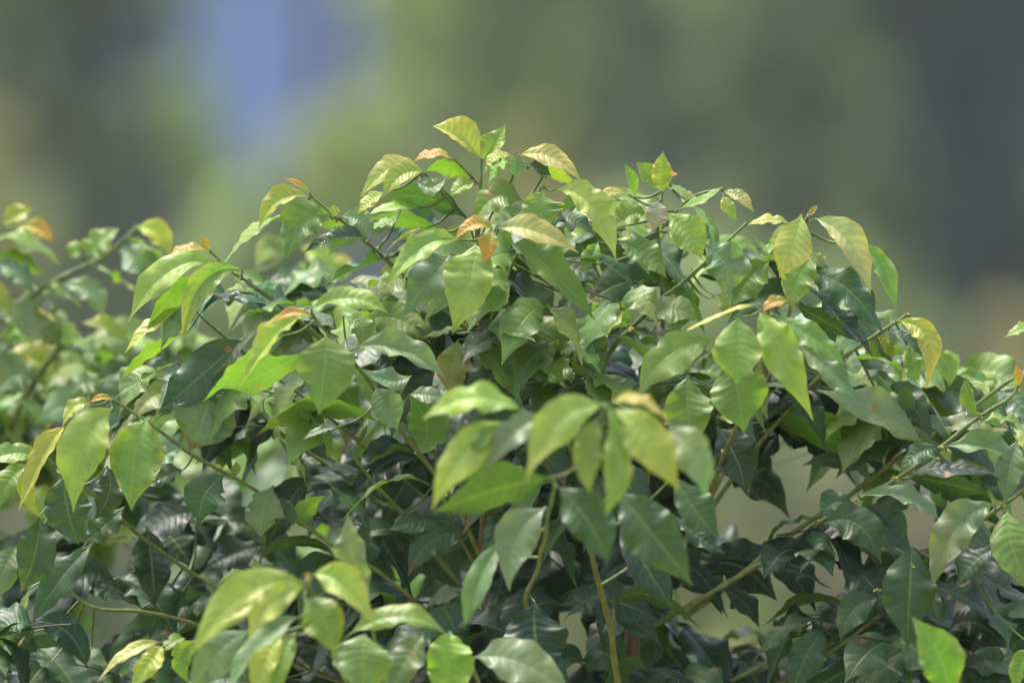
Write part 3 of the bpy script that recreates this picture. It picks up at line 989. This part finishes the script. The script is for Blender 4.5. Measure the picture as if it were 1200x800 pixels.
def leaf_cloud(g, centre, rad, n, size, tint, vary=.36):
    """leaf sized faces spread through clumps in the crown's volume"""
    c = np.asarray(centre); rad = np.asarray(rad)
    nc = max(8, n // 55)
    u = rng.normal(size=(nc, 3)); u /= np.linalg.norm(u, axis=1, keepdims=True)
    cl = c + u * rad * (0.45 + 0.5 * rng.random((nc, 1)) ** .6)
    cr = rad.min() * (.22 + .25 * rng.random(nc))
    ct = np.asarray(tint) * (1 + vary * rng.normal(size=(nc, 1)))
    k = rng.integers(0, nc, n)
    p = cl[k] + rng.normal(size=(n, 3)) * cr[k][:, None] * .75
    p[:, 2] = np.maximum(p[:, 2], 0.03)
    a = unit(rng.normal(size=(n, 3)) + [0, 0, .2]); b = unit(np.cross(a, rng.normal(size=(n, 3))))
    L = size * (.6 + .8 * rng.random((n, 1)))
    q = np.stack([p - a * L * .6, p + b * L * .32, p + a * L * .6, p - b * L * .32], 1).reshape(-1, 3)
    q[:, 2] = np.maximum(q[:, 2], 0.01)
    f = np.arange(4 * n).reshape(n, 4)
    t = np.clip(ct[k] * (1 + .12 * rng.normal(size=(n, 1))), .004, 1)
    t = np.repeat(np.concatenate([t, np.zeros((n, 1))], 1), 4, axis=0)
    g.add(q, f, None, t)

def limb(g, a, b, r0, r1, tint):
    a, b = np.asarray(a, float), np.asarray(b, float)
    m = (a + b) / 2 + rng.normal(size=3) * np.linalg.norm(b - a) * .05
    c = catmull([a, m, b], 5)
    tube(g, c, np.linspace(r0, r1, len(c)), np.tile(tint, (len(c), 1)), 8)

def shrub(name, label, cat, px, top, halfw, Y, tint, n=1500, group=None):
    s = far_scale(Y)
    base = far(px, 400, Y); base[2] = 0
    h = far(px, top, Y)[2]
    o = empty(name, base)
    tag(o, label, cat, group)
    g = Geo(); leaf_cloud(g, base + [0, 0, h * .52], (halfw * s, halfw * s * .8, h * .5), n, .26, tint); g.build('foliage', [M_FAR], o, base, False)
    g = Geo()
    for k in range(4):
        limb(g, base, base + [rng.normal() * halfw * s * .3, rng.normal() * .3, h * .6], .06, .02, (.09, .07, .05))
    g.build('stem', [M_BARK], o, base)
    return o

def tree(name, label, px, Y, h, crown, tint, bark=(.06, .055, .05), n=2600, r=.22, group='trees behind the meadow'):
    """crown: list of (px, py, rx, ry in photo px)"""
    s = far_scale(Y)
    base = far(px, 400, Y); base[2] = 0
    o = empty(name, base)
    tag(o, label, 'tree', group)
    g = Geo()
    limb(g, base, base + [0, 0, h], r, r * .35, bark)
    for cx, cy, rx, ry in crown:
        e = far(cx, cy, Y)
        z = max(.5, min(h * .8, e[2] - ry * s * .5))
        limb(g, base + [0, 0, z * .8], e, r * .4, r * .12, bark)
    g.build('trunk', [M_BARK], o, base)
    g = Geo()
    for cx, cy, rx, ry in crown:
        leaf_cloud(g, far(cx, cy, Y), (rx * s, max(rx, 60) * s * .8, ry * s), n // len(crown), .30, tint)
    g.build('crown', [M_FAR], o, base, False)
    return o

# weeds and tussocks over the meadow
g = Geo()
for _ in range(230):
    Yu = random.uniform(24, 104)
    s_ = far_scale(Yu)
    c0 = np.array([random.uniform(-760, 760) * s_, Yu, 0.0])
    rr = random.uniform(.25, .8)
    leaf_cloud(g, c0 + [0, 0, rr * .35], (rr, rr, rr * .4), 110, .16, random.choice([(.09, .13, .04), (.13, .17, .05), (.20, .19, .09), (.06, .08, .035), (.17, .15, .10)]))
tag(g.build('undergrowth', [M_FAR], None, (0, 60, 0), False), 'blurred weeds and tussocks spread over the meadow', 'undergrowth', None, 'stuff')

# a dense row of trees closes the view
GREY, DARK, OLIVE, YELG, SLATE, TAN, BLACK = (.28, .35, .14), (.17, .195, .10), (.32, .40, .13), (.46, .51, .15), (.165, .205, .13), (.46, .42, .16), (.075, .09, .078)
tree('leafy_tree', 'dark blurred tree at the upper left, left of the blue patch', 95, 120, 9, [(110, 90, 95, 150), (90, -140, 150, 130)], DARK)
tree('leafy_tree', 'grey green tree with a broad low crown behind the left coffee bush', 140, 126, 8, [(150, 300, 150, 150), (60, 380, 120, 130), (280, 360, 120, 130)], GREY, n=3600)
tree('leafy_tree', 'slender green tree along the left side of the blue patch', 205, 118, 9, [(206, 110, 24, 150), (200, -120, 26, 120), (240, 195, 30, 66)], OLIVE, n=1500)
tree('leafy_tree', 'yellow green tree along the right side of the blue patch', 425, 118, 9, [(450, 80, 30, 160), (402, 205, 50, 66), (470, -110, 40, 110)], YELG, n=2200)
tree('leafy_tree', 'green tree rising straight above the top coffee shoot', 640, 128, 11, [(560, 20, 110, 110), (690, 60, 110, 120), (620, 250, 130, 130), (640, -150, 170, 100)], OLIVE, n=4200)
tree('leafy_tree', 'slate dark tree between two paler ones, right of the top shoot', 775, 122, 10, [(775, 70, 45, 150), (790, 270, 70, 120), (775, -150, 70, 120)], SLATE, n=2600)
tree('leafy_tree', 'grey green tree with a round crown in the upper right', 910, 120, 9, [(900, 110, 85, 130), (910, 330, 120, 140), (900, -120, 120, 120)], GREY, n=3400)
tree('leafy_tree', 'tall near black tree close to the right edge', 1130, 118, 10, [(1135, 270, 62, 130), (1150, 120, 90, 90), (1130, -60, 120, 120)], BLACK, n=3600)
tree('leafy_tree', 'dim olive tree in front of the near black one', 1030, 125, 9, [(1010, 60, 70, 150), (1035, 300, 55, 130), (1015, -140, 90, 120)], OLIVE, n=2600)
tree('leafy_tree', 'dark slate tree cut off by the right edge', 1235, 126, 9, [(1215, 60, 60, 140), (1240, 320, 80, 170), (1240, -130, 90, 120)], SLATE, n=2600)
tree('leafy_tree', 'grey tree cut off by the left edge', -20, 122, 9, [(0, 40, 70, 110), (-30, 250, 80, 130), (-20, -130, 100, 120)], GREY, n=2600)
shrub('tall_shrub', 'tan flowering shrub just right of the top coffee shoot', 'shrub', 622, 135, 52, 112, TAN)
shrub('tall_shrub', 'dark shrub left of the top coffee shoot', 'shrub', 505, 115, 62, 114, DARK)
shrub('tall_shrub', 'pale yellow shrub at the left edge above the orange leaf', 'shrub', 5, 125, 26, 112, TAN, n=800)
shrub('tall_shrub', 'tan shrub at the right edge below the near black tree', 'shrub', 1195, 375, 40, 110, TAN, n=800)
shrub('tall_shrub', 'low green shrub below the blue patch', 'shrub', 315, 215, 80, 112, GREY)
shrub('tall_shrub', 'olive shrub seen low between the right coffee branches', 'shrub', 1030, 330, 60, 110, OLIVE, n=900)
shrub('tall_shrub', 'grey green shrub behind the middle of the coffee bush', 'shrub', 700, 280, 110, 112, GREY)
shrub('tall_shrub', 'grey shrub behind the right half of the coffee bush', 'shrub', 880, 300, 90, 111, GREY)

# the wood that closes the view far behind
g = Geo()
for px in list(range(-3000, -420, 120)) + list(range(-420, 1640, 70)) + list(range(1640, 4300, 120)):
    for py, rr in ((460, 110), (300, 120), (130, 130), (-60, 130), (-240, 120)):
        Yw = 172 + random.uniform(-6, 6)
        leaf_cloud(g, far(px + random.uniform(-25, 25), py + random.uniform(-30, 30), Yw), np.array([70 if -420 <= px <= 1640 else 110, 90, 100]) * far_scale(Yw), 420, .42, random.choice([GREY, GREY, OLIVE, SLATE]))
tag(g.build('distant_woods', [M_FAR], None, (0, 172, 0), False), 'grey green wood closing the view far behind the trees', 'woods', None, 'stuff')

# the blue house
def box(g, lo, hi, tint):
    lo, hi = np.minimum(lo, hi), np.maximum(lo, hi)
    v = [(x, y, z) for x in (lo[0], hi[0]) for y in (lo[1], hi[1]) for z in (lo[2], hi[2])]
    f = [(0, 1, 3, 2), (4, 6, 7, 5), (0, 4, 5, 1), (2, 3, 7, 6), (0, 2, 6, 4), (1, 5, 7, 3)]
    g.add(v, f, None, tuple(tint) + (0,))
HY = 150
hb = far(171, 400, HY); hb[2] = 0
house = empty('blue_house', hb)
tag(house, 'blue painted house glimpsed as a soft patch between the trees at upper left', 'house')
g = Geo(); box(g, hb + [-3.2, 0, 0], hb + [3.2, 7, 7.4], (.20, .265, .53)); g.build('wall', [M_PAINT], house, hb, False)
g = Geo()
a, b_, c, d_ = hb + [-3.7, -.5, 7.4], hb + [3.7, -.5, 7.4], hb + [3.7, 7.5, 7.4], hb + [-3.7, 7.5, 7.4]
e, f_ = hb + [-3.7, 3.5, 9.4], hb + [3.7, 3.5, 9.4]
g.add([a, b_, c, d_, e, f_], [(0, 1, 5, 4), (2, 3, 4, 5)], None, (.25, .12, .09, 0))
g.add([a, b_, c, d_, e, f_], [(3, 0, 4), (1, 2, 5)], None, (.25, .12, .09, 0))
g.add([a + [0, 0, .003], b_ + [0, 0, .003], c + [0, 0, .003], d_ + [0, 0, .003]], [(0, 3, 2, 1)], None, (.25, .12, .09, 0))
g.build('roof', [M_PAINT], house, hb, False)

# ------------------------------------------------------------------ the moist air
g = Geo(); box(g, np.array([-630, -630, -1.0]), np.array([630, 630, 16.0]), (1, 1, 1))
hz = g.build('haze', [], None, (0, 0, 0), False); hz['kind'] = 'stuff'
hz.data.materials.clear()
k = NT('moist_air')
pv = k.n('ShaderNodeVolumePrincipled')
pv.inputs['Color'].default_value = (.93, .95, 1, 1); pv.inputs['Density'].default_value = HAZE; pv.inputs['Anisotropy'].default_value = 0.2
k.t.links.new(pv.outputs[0], k.out.inputs['Volume'])
hz.data.materials.append(k.m)

# ------------------------------------------------------------------ light
w = bpy.data.worlds.new('World'); scene.world = w; w.use_nodes = True
nt = w.node_tree; nt.nodes.clear()
sky = nt.nodes.new('ShaderNodeTexSky'); sky.sky_type = 'NISHITA'; sky.sun_disc = False
bgn = nt.nodes.new('ShaderNodeBackground'); outw = nt.nodes.new('ShaderNodeOutputWorld')
bgn.inputs[1].default_value = 0.13
hs = nt.nodes.new('ShaderNodeHueSaturation'); hs.inputs['Saturation'].default_value = 0.75   # a thin veil of cloud
nt.links.new(sky.outputs[0], hs.inputs['Color']); nt.links.new(hs.outputs[0], bgn.inputs[0]); nt.links.new(bgn.outputs[0], outw.inputs[0])
sky.altitude = 600; sky.air_density = 1.0; sky.dust_density = 5.0; sky.ozone_density = 1.0
# the sun stands high, behind the camera's left shoulder
sdir = Vector((-0.28, 0.12, 0.95)).normalized()
el = math.asin(sdir.z); az = math.atan2(sdir.x, sdir.y)
sky.sun_elevation = el; sky.sun_rotation = az
sl = bpy.data.lights.new('sun', 'SUN'); sl.energy = 2.0; sl.angle = R(18); sl.color = (1, .96, .88)
so = bpy.data.objects.new('sun', sl); link(so)
so.rotation_euler = (-sdir).to_track_quat('-Z', 'Y').to_euler(); so.location = (0, 0, 30)

# ------------------------------------------------------------------ camera
cd = bpy.data.cameras.new('camera'); co = bpy.data.objects.new('camera', cd); link(co)
cd.sensor_width = 36; cd.lens = FOCAL; cd.clip_start = .5; cd.clip_end = 9000
co.location = CAM; co.rotation_euler = (R(90), 0, 0)
cd.dof.use_dof = True; cd.dof.focus_distance = DIST - 0.10; cd.dof.aperture_fstop = 3.2
scene.camera = co

vs_ = scene.view_settings
scene.display_settings.display_device = 'sRGB'
vs_.view_transform = 'Standard'; vs_.look = 'None'; vs_.gamma = 1; vs_.exposure = 1.65; vs_.use_curve_mapping = False
scene.render.film_transparent = False
cy = scene.cycles
cy.use_denoising = True
cy.max_bounces = 8; cy.transmission_bounces = 6; cy.diffuse_bounces = 4; cy.glossy_bounces = 3
cy.caustics_reflective = False; cy.caustics_refractive = False
cy.sample_clamp_indirect = 6
